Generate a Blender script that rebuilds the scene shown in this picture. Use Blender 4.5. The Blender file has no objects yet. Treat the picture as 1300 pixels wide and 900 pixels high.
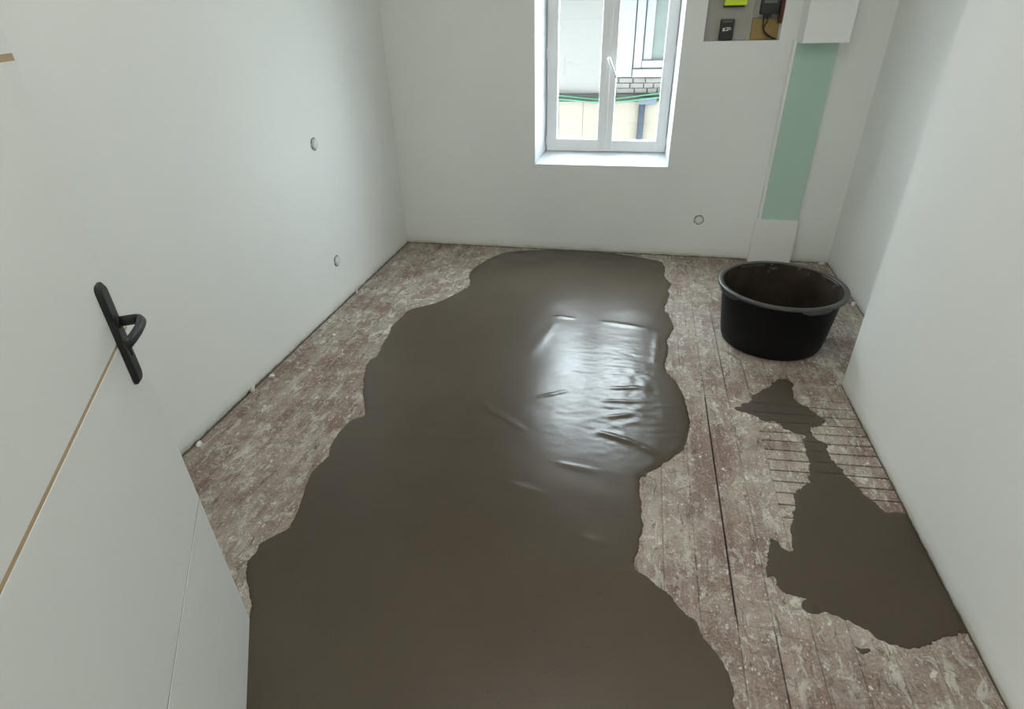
import bpy, bmesh, math, random
import numpy as np
from mathutils import Vector, Matrix, noise
from mathutils.geometry import delaunay_2d_cdt

random.seed(7)
scene = bpy.context.scene
COL = scene.collection

# ------------------------------------------------------------------ camera
EYE = 1.57
cam_data = bpy.data.cameras.new('camera')
cam_data.sensor_fit = 'HORIZONTAL'
cam_data.sensor_width = 36.0
cam_data.lens = 720.0 / 1300.0 * 36.0
cam_data.clip_start = 0.02
cam = bpy.data.objects.new('camera', cam_data)
COL.objects.link(cam)
RC = ((0.97865896, 0.08471172, -0.18721795),
      (0.204151, -0.50469535, 0.83881165),
      (-0.02343085, -0.85913127, -0.5112186))
mw = Matrix.Identity(4)
for i in range(3):
    mw[i][0] = RC[i][0]; mw[i][1] = -RC[i][1]; mw[i][2] = -RC[i][2]
mw[2][3] = EYE
cam.matrix_world = mw
scene.camera = cam

# ------------------------------------------------------------------ light
world = bpy.data.worlds.new('overcast_sky')
scene.world = world
world.use_nodes = True
bg = world.node_tree.nodes['Background']
bg.inputs['Color'].default_value = (0.84, 0.94, 1.0, 1)
bg.inputs['Strength'].default_value = 25.5

def portal(name, loc, rot, sx, sy):                 # sampling guides in the window opening (give no light of their own)
    l = bpy.data.lights.new(name, 'AREA')
    l.shape = 'RECTANGLE'; l.size = sx; l.size_y = sy
    l.cycles.is_portal = True
    o = bpy.data.objects.new(name, l); COL.objects.link(o)
    o.location = loc; o.rotation_euler = rot
portal('window_portal', (-0.257, 4.46, 1.36), (-math.pi/2, 0, 0), 0.93, 1.42)

ceiling_fill_data = bpy.data.lights.new('ceiling_fill_spot', 'SPOT')         # added unseen fill: spot aimed up so the ceiling bounce brightens the room
ceiling_fill_data.energy = 122.0; ceiling_fill_data.color = (1.0, 0.98, 0.945)
ceiling_fill_data.spot_size = math.radians(150); ceiling_fill_data.spot_blend = 0.6
ceiling_fill_data.shadow_soft_size = 0.12
ceiling_fill = bpy.data.objects.new('ceiling_fill_spot', ceiling_fill_data); COL.objects.link(ceiling_fill)
ceiling_fill.location = (-0.1, 1.35, 2.0)
ceiling_fill.rotation_euler = (math.pi, 0, 0)

hall_data = bpy.data.lights.new('hall_fill', 'POINT')        # added unseen fill behind the open doorway, brightens the right wall
hall_data.energy = 30.0; hall_data.color = (1.0, 0.98, 0.945); hall_data.shadow_soft_size = 0.25
hall = bpy.data.objects.new('hall_fill', hall_data); COL.objects.link(hall)
hall.location = (-0.9, -0.6, 1.15)

vs = scene.view_settings
vs.view_transform = 'Standard'; vs.look = 'None'; vs.gamma = 1.0
vs.use_curve_mapping = False
vs.exposure = 0.0
scene.cycles.max_bounces = 14
scene.cycles.diffuse_bounces = 10
scene.cycles.glossy_bounces = 4
scene.cycles.transparent_max_bounces = 12
scene.cycles.sample_clamp_indirect = 6.0
scene.cycles.use_denoising = True

# ------------------------------------------------------------------ helpers
def new_obj(name, verts, faces, mat=None, parent=None, smooth=False):
    me = bpy.data.meshes.new(name)
    me.from_pydata([tuple(v) for v in verts], [], faces)
    me.update()
    return link(name, me, mat, parent, smooth)

def link(name, me, mat=None, parent=None, smooth=False):
    if mat is not None and not me.materials:
        me.materials.append(mat)
    if smooth:
        me.polygons.foreach_set('use_smooth', [True]*len(me.polygons))
    o = bpy.data.objects.new(name, me)
    COL.objects.link(o)
    if parent is not None:
        o.parent = parent
    return o

def from_bm(name, bm, mat=None, parent=None, smooth=False):
    bmesh.ops.recalc_face_normals(bm, faces=bm.faces)
    me = bpy.data.meshes.new(name)
    bm.to_mesh(me); bm.free()
    return link(name, me, mat, parent, smooth)

def empty(name, loc=(0, 0, 0), rz=0.0):
    o = bpy.data.objects.new(name, None)
    COL.objects.link(o)
    o.location = loc; o.rotation_euler = (0, 0, rz)
    return o

def tag(o, label=None, category=None, group=None, kind=None):
    if label: o['label'] = label
    if category: o['category'] = category
    if group: o['group'] = group
    if kind: o['kind'] = kind
    return o

def bm_box(bm, x0, x1, y0, y1, z0, z1, bevel=0.0, seg=2):
    r = bmesh.ops.create_cube(bm, size=1.0)
    vsn = r['verts']
    for v in vsn:
        v.co = Vector(((x0+x1)/2 + v.co.x*(x1-x0), (y0+y1)/2 + v.co.y*(y1-y0), (z0+z1)/2 + v.co.z*(z1-z0)))
    if bevel > 0:
        es = list({e for v in vsn for e in v.link_edges})
        bmesh.ops.bevel(bm, geom=es, offset=bevel, segments=seg, affect='EDGES', profile=0.5)

def box(name, x0, x1, y0, y1, z0, z1, mat, parent=None, bevel=0.0, seg=2):
    bm = bmesh.new(); bm_box(bm, x0, x1, y0, y1, z0, z1, bevel, seg)
    return from_bm(name, bm, mat, parent)

def tube(name, pts, r, mat, parent=None, n=10, ry=None, up=(0, 0, 1), smooth=True):
    """Swept tube with an elliptical section r (sideways) x ry (along up)."""
    P = [Vector(p) for p in pts]; rs = r if isinstance(r, (list, tuple)) else [r]*len(P)
    V = []; F = []
    for i, p in enumerate(P):
        t = (P[min(i+1, len(P)-1)] - P[max(i-1, 0)]).normalized()
        u = Vector(up)
        s = t.cross(u)
        if s.length < 1e-4: s = t.cross(Vector((1, 0, 0)))
        s.normalize(); w = s.cross(t).normalized()
        rr = rs[i]; rw = rr if ry is None else ry
        for k in range(n):
            a = 2*math.pi*k/n
            V.append(p + s*(rr*math.cos(a)) + w*(rw*math.sin(a)))
    for i in range(len(P)-1):
        for k in range(n):
            F.append((i*n+k, i*n+(k+1) % n, (i+1)*n+(k+1) % n, (i+1)*n+k))
    F.append(tuple(range(n-1, -1, -1))); F.append(tuple((len(P)-1)*n+k for k in range(n)))
    return new_obj(name, V, F, mat, parent, smooth)

def lathe_bm(prof, n=48, closed=False):
    bm = bmesh.new(); rings = []
    for (r, z) in prof:
        if r < 1e-6: rings.append([bm.verts.new((0, 0, z))])
        else: rings.append([bm.verts.new((r*math.cos(2*math.pi*k/n), r*math.sin(2*math.pi*k/n), z)) for k in range(n)])
    pairs = list(zip(rings, rings[1:]))
    if closed: pairs.append((rings[-1], rings[0]))
    for a, b in pairs:
        if len(a) == 1 and len(b) == 1: continue
        for k in range(n):
            k2 = (k+1) % n
            if len(a) == 1: bm.faces.new((a[0], b[k], b[k2]))
            elif len(b) == 1: bm.faces.new((a[k], a[k2], b[0]))
            else: bm.faces.new((a[k], a[k2], b[k2], b[k]))
    return bm

def catmull(pts, closed=True, step=0.008):
    P = [Vector((p[0], p[1])) for p in pts]; n = len(P); out = []
    for i in range(n if closed else n-1):
        p0, p1, p2, p3 = P[(i-1) % n], P[i], P[(i+1) % n], P[(i+2) % n]
        m = max(2, int((p2-p1).length/step))
        for k in range(m):
            t = k/m
            out.append(0.5*((2*p1) + (p2-p0)*t + (2*p0-5*p1+4*p2-p3)*t*t + (3*p1-p0-3*p2+p3)*t*t*t))
    return out

def copy_tree(o, parent=None):
    c = o.copy(); COL.objects.link(c); c.parent = parent
    for ch in o.children: copy_tree(ch, c)
    return c

# ------------------------------------------------------------------ materials
class NT:
    def __init__(self, name):
        self.m = bpy.data.materials.new(name); self.m.use_nodes = True
        self.t = self.m.node_tree; self.t.nodes.clear()
        self.out = self.n('ShaderNodeOutputMaterial')
    def n(self, kind, **kw):
        nd = self.t.nodes.new(kind)
        for k, v in kw.items(): setattr(nd, k, v)
        return nd
    def put(self, sock, v):
        if isinstance(v, bpy.types.NodeSocket): self.t.links.new(v, sock)
        elif isinstance(v, (tuple, list)) and len(v) == 3 and sock.type == 'RGBA': sock.default_value = (*v, 1)
        else: sock.default_value = v
    def pos(self): return self.n('ShaderNodeNewGeometry').outputs['Position']
    def obj(self): return self.n('ShaderNodeTexCoord').outputs['Object']
    def rnd(self): return self.n('ShaderNodeObjectInfo').outputs['Random']
    def mapv(self, v, scale=(1, 1, 1), loc=(0, 0, 0)):
        nd = self.n('ShaderNodeMapping'); self.put(nd.inputs['Vector'], v)
        nd.inputs['Scale'].default_value = scale; nd.inputs['Location'].default_value = loc
        return nd.outputs[0]
    def noise(self, v, scale, detail=4, rough=0.55, dist=0.0, col=False):
        nd = self.n('ShaderNodeTexNoise'); self.put(nd.inputs['Vector'], v)
        nd.inputs['Scale'].default_value = scale; nd.inputs['Detail'].default_value = detail
        nd.inputs['Roughness'].default_value = rough; nd.inputs['Distortion'].default_value = dist
        return nd.outputs['Color' if col else 'Fac']
    def voro(self, v, scale, feature='F1'):
        nd = self.n('ShaderNodeTexVoronoi', feature=feature); self.put(nd.inputs['Vector'], v)
        nd.inputs['Scale'].default_value = scale
        return nd
    def ramp(self, f, stops, interp='LINEAR'):
        nd = self.n('ShaderNodeValToRGB'); self.put(nd.inputs[0], f)
        cr = nd.color_ramp; cr.interpolation = interp
        while len(cr.elements) < len(stops): cr.elements.new(0.5)
        for e, (p, c) in zip(cr.elements, stops):
            e.position = p
            e.color = (c, c, c, 1) if isinstance(c, (int, float)) else (*c, 1)
        return nd.outputs[0]
    def math(self, op, a, b=0.0, clamp=False):
        nd = self.n('ShaderNodeMath', operation=op, use_clamp=clamp)
        self.put(nd.inputs[0], a); self.put(nd.inputs[1], b)
        return nd.outputs[0]
    def mix(self, f, a, b, mode='MIX'):
        nd = self.n('ShaderNodeMix', data_type='RGBA', blend_type=mode)
        self.put(nd.inputs[0], f); self.put(nd.inputs[6], a); self.put(nd.inputs[7], b)
        return nd.outputs[2]
    def xyz(self, v):
        nd = self.n('ShaderNodeSeparateXYZ'); self.put(nd.inputs[0], v); return nd.outputs
    def vadd(self, a, b):
        nd = self.n('ShaderNodeVectorMath', operation='ADD'); self.put(nd.inputs[0], a); self.put(nd.inputs[1], b)
        return nd.outputs[0]
    def vscale(self, a, s):
        nd = self.n('ShaderNodeVectorMath', operation='SCALE'); self.put(nd.inputs[0], a); nd.inputs['Scale'].default_value = s
        return nd.outputs[0]
    def bump(self, h, strength=0.3, dist=0.01):
        nd = self.n('ShaderNodeBump'); self.put(nd.inputs['Height'], h)
        nd.inputs['Strength'].default_value = strength; nd.inputs['Distance'].default_value = dist
        return nd.outputs[0]
    def bsdf(self, col, rough=0.6, spec=0.5, metal=0.0, normal=None, coat=0.0, coat_rough=0.1):
        b = self.n('ShaderNodeBsdfPrincipled')
        self.put(b.inputs['Base Color'], col); self.put(b.inputs['Roughness'], rough)
        self.put(b.inputs['Specular IOR Level'], spec); b.inputs['Metallic'].default_value = metal
        self.put(b.inputs['Coat Weight'], coat); b.inputs['Coat Roughness'].default_value = coat_rough
        if normal is not None: self.t.links.new(normal, b.inputs['Normal'])
        self.t.links.new(b.outputs[0], self.out.inputs[0])
        return self.m

def simple(name, col, rough=0.5, spec=0.5, vary=0.06, scale=30, bump=0.0):
    t = NT(name); v = t.obj(); f = t.noise(v, scale, 3)
    a = tuple(c*(1-vary) for c in col); b = tuple(min(1, c*(1+vary)) for c in col)
    c = t.mix(f, a, b)
    nrm = t.bump(f, bump, 0.002) if bump else None
    return t.bsdf(c, rough, spec, normal=nrm)

def wall_paint(name, col, grime_and_gap_shade=True, rough=0.75):
    t = NT(name); p = t.pos()
    blot = t.noise(p, 1.3, 3); fine = t.noise(p, 90, 3); roll = t.noise(p, 320, 2)
    c = t.mix(t.ramp(blot, [(0.3, 0.0), (0.7, 1.0)]), tuple(x*0.97 for x in col), col)
    c = t.mix(t.math('MULTIPLY', fine, 0.05), c, (0.55, 0.55, 0.5))
    if grime_and_gap_shade:                                            # rough unpainted foot of the plasterboard, plus painted gap shade
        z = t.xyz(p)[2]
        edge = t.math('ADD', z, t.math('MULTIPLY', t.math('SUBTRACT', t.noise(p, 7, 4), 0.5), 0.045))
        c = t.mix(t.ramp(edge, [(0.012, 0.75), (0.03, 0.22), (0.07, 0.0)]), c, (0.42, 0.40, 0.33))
        e2 = t.math('ADD', z, t.math('MULTIPLY', t.math('SUBTRACT', t.noise(p, 22, 3), 0.5), 0.016))  # dark line painted in for the shadow gap under the board
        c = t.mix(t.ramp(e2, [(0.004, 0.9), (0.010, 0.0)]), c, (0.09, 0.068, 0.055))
    h = t.math('ADD', t.math('MULTIPLY', roll, 0.25), t.math('MULTIPLY', fine, 0.6))
    return t.bsdf(c, rough, 0.3, normal=t.bump(h, 0.12, 0.002))

M = {}
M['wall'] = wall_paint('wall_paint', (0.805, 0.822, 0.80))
M['ceiling'] = wall_paint('ceiling_paint', (0.84, 0.84, 0.82), grime_and_gap_shade=False)
M['reveal'] = wall_paint('reveal_paint', (0.66, 0.69, 0.72), grime_and_gap_shade=False, rough=0.55)
M['boxing'] = wall_paint('boxing_paint', (0.82, 0.82, 0.80), grime_and_gap_shade=False)
M['green'] = wall_paint('moisture_resistant_board', (0.44, 0.60, 0.51), grime_and_gap_shade=False, rough=0.85)
M['pvc'] = simple('white_window_frame', (0.89, 0.90, 0.91), 0.35, 0.5, 0.02)
M['door'] = simple('door_paint', (0.765, 0.78, 0.76), 0.45, 0.45, 0.015, 8)
M['raw_mdf'] = simple('raw_fibreboard', (0.43, 0.32, 0.205), 0.85, 0.2, 0.15, 120)
M['black_metal'] = simple('black_handle_metal', (0.012, 0.012, 0.014), 0.38, 0.5, 0.2, 60)
M['groove_grey'] = simple('grey_groove', (0.22, 0.21, 0.20), 0.8, 0.2)
M['keyhole'] = simple('keyhole_dark', (0.003, 0.003, 0.003), 0.8, 0.1)
M['subfloor'] = simple('subfloor_dark', (0.035, 0.026, 0.02), 0.9, 0.1, 0.3, 20)
M['grey_plastic'] = simple('grey_socket_plastic', (0.45, 0.45, 0.43), 0.5)
M['white_plastic'] = simple('white_cap_plastic', (0.74, 0.74, 0.71), 0.5)
M['dark_gap'] = simple('dark_gap', (0.13, 0.13, 0.12), 0.9, 0.1)
M['plaster'] = simple('plaster_crumb', (0.72, 0.70, 0.65), 0.9, 0.2, 0.1, 200, 0.4)
M['backing'] = simple('cutout_backing', (0.40, 0.385, 0.345), 0.9, 0.2, 0.12, 25, 0.3)
M['cavity'] = simple('cavity_grey', (0.42, 0.41, 0.39), 0.9, 0.2, 0.15, 25, 0.3)
M['ochre'] = simple('ochre_wood', (0.36, 0.25, 0.10), 0.85, 0.2, 0.2, 30, 0.2)
M['red_wood'] = simple('red_brown_wood', (0.10, 0.045, 0.03), 0.8, 0.2, 0.3, 40)
M['lime'] = simple('lime_plastic', (0.62, 0.78, 0.02), 0.45, 0.5, 0.05)
M['black_plastic'] = simple('black_box_plastic', (0.012, 0.012, 0.012), 0.4, 0.5, 0.2, 80)
M['print'] = simple('white_print', (0.75, 0.75, 0.75), 0.6)
M['lens'] = simple('smoked_panel', (0.10, 0.11, 0.10), 0.2, 0.6)

def mat_glass():
    t = NT('window_glass')
    tr = t.n('ShaderNodeBsdfTransparent'); tr.inputs[0].default_value = (0.95, 0.97, 0.97, 1)
    gl = t.n('ShaderNodeBsdfGlossy'); gl.inputs['Roughness'].default_value = 0.02
    lw = t.n('ShaderNodeLayerWeight'); lw.inputs[0].default_value = 0.5      # Schlick, alike from both faces of the pane
    fr = t.math('ADD', t.math('MULTIPLY', t.math('POWER', lw.outputs['Facing'], 5.0), 0.9), 0.03)
    mx = t.n('ShaderNodeMixShader')
    t.t.links.new(fr, mx.inputs[0]); t.t.links.new(tr.outputs[0], mx.inputs[1]); t.t.links.new(gl.outputs[0], mx.inputs[2])
    t.t.links.new(mx.outputs[0], t.out.inputs[0])
    return t.m
M['glass'] = mat_glass()

def mat_boards():
    t = NT('worn_painted_boards'); p = t.pos(); r = t.rnd()
    off = t.n('ShaderNodeCombineXYZ'); t.put(off.inputs[1], t.math('MULTIPLY', r, 37.0))
    pb = t.vadd(p, off.outputs[0])
    warp = t.vadd(p, t.vscale(t.noise(p, 11, 4, col=True), 0.07))
    grain = t.noise(t.mapv(pb, (58, 2.6, 10)), 1.0, 7, 0.68)
    streak = t.noise(t.mapv(pb, (19, 1.0, 4)), 1.0, 5, 0.6)
    grit = t.noise(p, 130, 3, 0.6)
    base = t.ramp(grain, [(0.26, (0.12, 0.072, 0.057)), (0.43, (0.225, 0.142, 0.115)), (0.57, (0.30, 0.20, 0.166)), (0.75, (0.40, 0.30, 0.25))])
    base = t.mix(t.math('MULTIPLY', r, 0.45), base, (0.27, 0.215, 0.175))        # per-board tint
    base = t.mix(0.8, base, t.ramp(grit, [(0.32, 0.35), (0.62, 1.0)]), 'MULTIPLY')
    # greyish film of old plaster dust ground into the wood
    big = t.noise(p, 1.9, 4, 0.6); mid = t.noise(warp, 8.0, 6, 0.7)
    film = t.math('ADD', t.math('MULTIPLY', big, 0.9), t.math('ADD', t.math('MULTIPLY', mid, 0.9), t.math('MULTIPLY', streak, 0.55)))
    film01 = t.math('MULTIPLY', t.math('SUBTRACT', film, 0.85), 1.4, True)
    ff = t.ramp(film01, [(0.28, 0.0), (0.50, 0.45), (0.75, 0.9)])
    c = t.mix(ff, base, t.ramp(grit, [(0.3, (0.36, 0.31, 0.26)), (0.7, (0.50, 0.45, 0.385))]))
    # pale scraped plaster smears, with ragged edges
    sm = t.noise(t.mapv(warp, (24, 12, 10)), 1.0, 8, 0.78, 0.8)
    smf = t.math('MULTIPLY', t.ramp(sm, [(0.53, 0.0), (0.56, 0.7), (0.66, 1.0)]), t.ramp(big, [(0.36, 0.25), (0.58, 0.95)]))
    c = t.mix(smf, c, (0.62, 0.60, 0.54))
    # flecks of paint, torn rather than round
    for sc, gate, rad, wv_, colr in ((38, 0.80, 0.26, 1.5, (0.68, 0.655, 0.60)), (15, 0.88, 0.20, 1.4, (0.64, 0.62, 0.56)), (95, 0.74, 0.34, 1.1, (0.60, 0.56, 0.50))):
        wv = t.vadd(p, t.vscale(t.noise(p, sc*1.6, 5, 0.7, col=True), wv_/sc))
        v = t.voro(t.mapv(wv, (1.25, 0.75, 1)), sc)
        cell = t.xyz(v.outputs['Color'])
        g = t.math('GREATER_THAN', cell[0], gate)
        rr = t.math('MULTIPLY', t.math('ADD', cell[1], 0.25), rad)
        d = t.math('SUBTRACT', rr, v.outputs['Distance'])
        f = t.math('MULTIPLY', t.math('MULTIPLY', d, 14.0, True), g)
        c = t.mix(t.math('MULTIPLY', f, 0.9), c, colr)
    # dark scratches and dents
    sc1 = t.noise(t.mapv(warp, (70, 8, 10)), 1.0, 5, 0.65)
    c = t.mix(t.ramp(sc1, [(0.60, 0.0), (0.67, 0.7)]), c, (0.065, 0.04, 0.03))
    sc2 = t.noise(t.mapv(warp, (14, 44, 10)), 1.0, 4, 0.65)
    c = t.mix(t.ramp(sc2, [(0.66, 0.0), (0.71, 0.55)]), c, (0.07, 0.045, 0.033))
    # ground-in dark grime in torn specks
    gm = t.noise(warp, 46, 6, 0.75)
    c = t.mix(t.ramp(gm, [(0.56, 0.0), (0.64, 0.62)]), c, (0.085, 0.055, 0.042))
    wf = t.noise(t.vadd(warp, (3.1, 1.7, 0.0)), 62, 6, 0.78)
    c = t.mix(t.math('MULTIPLY', t.ramp(wf, [(0.60, 0.0), (0.64, 0.9)]), t.ramp(mid, [(0.40, 0.35), (0.6, 1.0)])), c, (0.66, 0.63, 0.57))
    h = t.math('ADD', t.math('MULTIPLY', grain, 0.5), t.math('ADD', t.math('MULTIPLY', smf, 0.7), t.math('MULTIPLY', mid, 0.6)))
    return t.bsdf(c, t.ramp(mid, [(0.3, 0.50), (0.7, 0.75)]), 0.4, normal=t.bump(h, 0.6, 0.004))
M['boards'] = mat_boards()

def mat_mortar(name, wet=1.0):
    t = NT(name); p = t.pos()
    a = t.noise(p, 1.1, 4, 0.5); b = t.noise(t.mapv(p, (3, 7, 4)), 1.0, 4, 0.55); g = t.noise(p, 260, 2)
    c = t.mix(t.ramp(a, [(0.3, 0.0), (0.7, 1.0)]), (0.066, 0.050, 0.035), (0.094, 0.073, 0.053))
    c = t.mix(t.math('MULTIPLY', b, 0.35), c, (0.086, 0.067, 0.048))
    rough = t.ramp(t.math('ADD', t.math('MULTIPLY', a, 0.55), t.math('MULTIPLY', b, 0.45)), [(0.35, 0.225 if wet else 0.55), (0.65, 0.262 if wet else 0.7)])
    und = t.noise(p, 10, 3, 0.5)
    pv = t.voro(p, 55); pit = t.math('MULTIPLY', t.math('GREATER_THAN', t.xyz(pv.outputs['Color'])[0], 0.93), t.math('LESS_THAN', pv.outputs['Distance'], 0.13))
    c = t.mix(t.math('MULTIPLY', pit, 0.5), c, (0.03, 0.022, 0.015))
    c = t.mix(0.35, c, t.ramp(g, [(0.3, 0.6), (0.7, 1.0)]), 'MULTIPLY')
    h = t.math('ADD', t.math('MULTIPLY', g, 0.12), t.math('ADD', t.math('MULTIPLY', und, 0.5), t.math('MULTIPLY', pit, -0.3)))
    return t.bsdf(c, rough, 0.35 if wet else 0.25, normal=t.bump(h, 0.18, 0.006))
M['mortar'] = mat_mortar('wet_levelling_mortar', 1)
M['mortar_dry'] = mat_mortar('thin_mortar_film', 0)

def mat_tub(name, inside):
    t = NT(name); v = t.obj(); f = t.noise(v, 9, 4, 0.6)
    if inside:
        sp = t.noise(v, 16, 5, 0.7)
        c = t.mix(t.ramp(f, [(0.4, 0.0), (0.7, 1.0)]), (0.020, 0.013, 0.008), (0.05, 0.032, 0.02))
        z = t.xyz(v)[2]
        band = t.math('MULTIPLY', t.ramp(sp, [(0.60, 0.0), (0.66, 0.8)]), t.ramp(z, [(0.26, 0.0), (0.30, 1.0)]))
        c = t.mix(band, c, (0.17, 0.15, 0.12))
        return t.bsdf(c, 0.65, 0.3)
    c = t.mix(f, (0.0025, 0.0025, 0.0025), (0.005, 0.005, 0.0047))
    return t.bsdf(c, 0.5, 0.2, normal=t.bump(t.noise(v, 60, 2), 0.08, 0.002))
M['tub'] = mat_tub('black_tub_plastic', False)
M['tub_in'] = mat_tub('mortar_stained_tub_inside', True)
M['rim'] = simple('dusty_rim_plastic', (0.050, 0.049, 0.046), 0.45, 0.5, 0.45, 14)

M['plaster_ext'] = wall_paint('outside_plaster', (0.068, 0.064, 0.059), grime_and_gap_shade=False, rough=0.9)
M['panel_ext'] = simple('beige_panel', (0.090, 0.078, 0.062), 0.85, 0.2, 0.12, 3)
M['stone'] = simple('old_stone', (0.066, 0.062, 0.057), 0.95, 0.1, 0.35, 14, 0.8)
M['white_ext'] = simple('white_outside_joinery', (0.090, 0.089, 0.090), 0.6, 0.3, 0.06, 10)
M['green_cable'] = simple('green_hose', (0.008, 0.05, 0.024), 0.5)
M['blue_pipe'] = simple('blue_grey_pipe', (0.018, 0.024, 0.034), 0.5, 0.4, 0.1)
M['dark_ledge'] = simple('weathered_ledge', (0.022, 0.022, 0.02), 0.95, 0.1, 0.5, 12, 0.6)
M['pane_reflection'] = simple('pane_reflection_tint', (0.045, 0.053, 0.047), 0.8, 0.3, 0.25, 6)  # greenish reflection on the pane put into its colour
M['ground_ext'] = simple('alley_paving', (0.30, 0.29, 0.27), 0.95, 0.1, 0.2, 5)

# ------------------------------------------------------------------ room shell
XL, YB, YF, XR, XP, YP, HC = -1.785, 4.195, 0.16, 1.39, 1.057, 2.55, 2.90
T = 0.27                                                 # thickness of the outer wall
WX0, WX1, WZ0, WZ1 = -0.727, 0.213, 0.645, 2.06          # window opening
NX0, NX1, NZ0, NZ1, ND = 0.34, 0.783, 1.411, 1.80, 0.10  # cutout in the back wall

def wall_grid(name, us, ws, thick, holes, to3, mat, reveal_mat=None):
    """Wall slab with holes: us, ws = grid lines, holes = {(i, j): depth}; to3(u, d, w) -> point, d from the face inwards."""
    V = []; F = []; MI = []; idx = {}
    def vert(p):
        k = tuple(round(c, 5) for c in p)
        if k not in idx: idx[k] = len(V); V.append(p)
        return idx[k]
    def quad(a, b, c, d, mi=0): F.append([vert(to3(*q)) for q in (a, b, c, d)]); MI.append(mi)
    nu, nw = len(us)-1, len(ws)-1
    def depth(i, j):
        if i < 0 or j < 0 or i >= nu or j >= nw: return None
        return holes.get((i, j), 0.0)
    for i in range(nu):
        for j in range(nw):
            d = depth(i, j); u0, u1, w0, w1 = us[i], us[i+1], ws[j], ws[j+1]
            if d < thick:
                quad((u0, d, w0), (u1, d, w0), (u1, d, w1), (u0, d, w1), 0)
                quad((u0, thick, w0), (u0, thick, w1), (u1, thick, w1), (u1, thick, w0), 0)
            for di, dj, e in ((-1, 0, ((u0, w0), (u0, w1))), (1, 0, ((u1, w1), (u1, w0))), (0, -1, ((u1, w0), (u0, w0))), (0, 1, ((u0, w1), (u1, w1)))):
                o = depth(i+di, j+dj)
                if o is None: o = thick
                if o < d:
                    (a0, b0), (a1, b1) = e
                    quad((a0, o, b0), (a1, o, b1), (a1, d, b1), (a0, d, b0), 1 if d >= thick else 0)
    o = new_obj(name, V, F, mat)
    if reveal_mat:
        o.data.materials.append(reveal_mat)
        o.data.polygons.foreach_set('material_index', MI)
    bm = bmesh.new(); bm.from_mesh(o.data); bmesh.ops.recalc_face_normals(bm, faces=bm.faces); bm.to_mesh(o.data); bm.free()
    return tag(o, kind='structure')

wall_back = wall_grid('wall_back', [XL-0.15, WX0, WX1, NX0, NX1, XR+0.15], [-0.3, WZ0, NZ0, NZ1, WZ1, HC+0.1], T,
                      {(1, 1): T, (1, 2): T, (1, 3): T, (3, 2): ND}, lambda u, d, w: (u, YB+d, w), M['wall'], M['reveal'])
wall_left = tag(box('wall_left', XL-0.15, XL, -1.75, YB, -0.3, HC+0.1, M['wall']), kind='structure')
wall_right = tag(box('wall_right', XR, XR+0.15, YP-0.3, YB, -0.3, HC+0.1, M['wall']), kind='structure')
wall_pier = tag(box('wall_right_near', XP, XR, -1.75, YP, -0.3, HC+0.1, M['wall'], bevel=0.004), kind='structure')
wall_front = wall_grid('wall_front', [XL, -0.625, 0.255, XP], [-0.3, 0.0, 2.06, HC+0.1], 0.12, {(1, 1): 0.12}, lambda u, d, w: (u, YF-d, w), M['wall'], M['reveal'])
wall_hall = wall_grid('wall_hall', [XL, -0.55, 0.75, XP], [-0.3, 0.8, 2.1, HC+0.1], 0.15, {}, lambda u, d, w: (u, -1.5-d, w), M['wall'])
ceiling = tag(box('ceiling', XL-0.15, XR+0.15, -1.75, YB+T, HC, HC+0.1, M['ceiling']), kind='structure')
floor = tag(box('floor', XL, XR, -1.65, YB, -0.12, -0.022, M['subfloor']), kind='structure')

# floorboards, run towards the window wall
PITCH, X00 = 0.105, 0.409
def board(x0, x1, y0, y1, gx0, gx1, gy0=0.0006, gy1=0.0006, dz=0.0, name='floor_board'):
    e = 0.0011; ee = 0.0003; zt = dz
    x0 += gx0; x1 -= gx1; y0 += gy0; y1 -= gy1
    V = [(x0, y0, -0.022), (x1, y0, -0.022), (x1, y1, -0.022), (x0, y1, -0.022),
         (x0, y0, zt-e), (x1, y0, zt-e), (x1, y1, zt-e), (x0, y1, zt-e),
         (x0+e, y0+ee, zt), (x1-e, y0+ee, zt), (x1-e, y1-ee, zt), (x0+e, y1-ee, zt)]
    F = [(3, 2, 1, 0), (0, 1, 5, 4), (1, 2, 6, 5), (2, 3, 7, 6), (3, 0, 4, 7), (4, 5, 9, 8), (5, 6, 10, 9), (6, 7, 11, 10), (7, 4, 8, 11), (8, 9, 10, 11)]
    return new_obj(name, V, F, M['boards'], floor)

def seam(k, ya, yb):
    """Half-width of the joint at grid line k between ya and yb."""
    ym = (ya+yb)/2
    if k == 0 and 1.15 < ym < 2.36: return 0.0030
    if k == 1 and (ym < 1.14 or 2.44 < ym < 3.0): return 0.0018
    if k == 2 and ym > 2.42: return 0.0012
    return 0.0004
SPLITS = {-1: [1.175, 2.335], 0: [1.15, 2.36, 3.4], 1: [1.135, 2.445, 3.05]}
k0 = int(math.floor((XL-X00)/PITCH)); k1 = int(math.ceil((XR-X00)/PITCH))
for k in range(k0, k1+1):
    xa = max(X00+k*PITCH, XL+0.004); xb = min(X00+(k+1)*PITCH, XR)
    if xb-xa < 0.01: continue
    rngs = [(-1.48, YB)]
    if k >= 2:                                          # boards interrupted by the patch of short slats
        rngs = [(-1.48, 1.615), (2.405, YB)]
    for (ya, yb) in rngs:
        cuts = [y for y in SPLITS.get(k, [random.uniform(1.3, 3.3)]) if ya+0.1 < y < yb-0.1]
        ys = [ya]+cuts+[yb]
        for a, b in zip(ys, ys[1:]):
            x1b = xb
            if xa < XP < xb or xa >= XP:
                if b < YP-0.05:
                    x1b = min(xb, XP-0.001)
                    if xa >= XP-0.01: continue
            if x1b-xa < 0.01: continue
            board(xa, x1b, a, b, seam(k, a, b), seam(k+1, a, b), 0.0002, 0.0002, random.uniform(-0.0004, 0.0))
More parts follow.
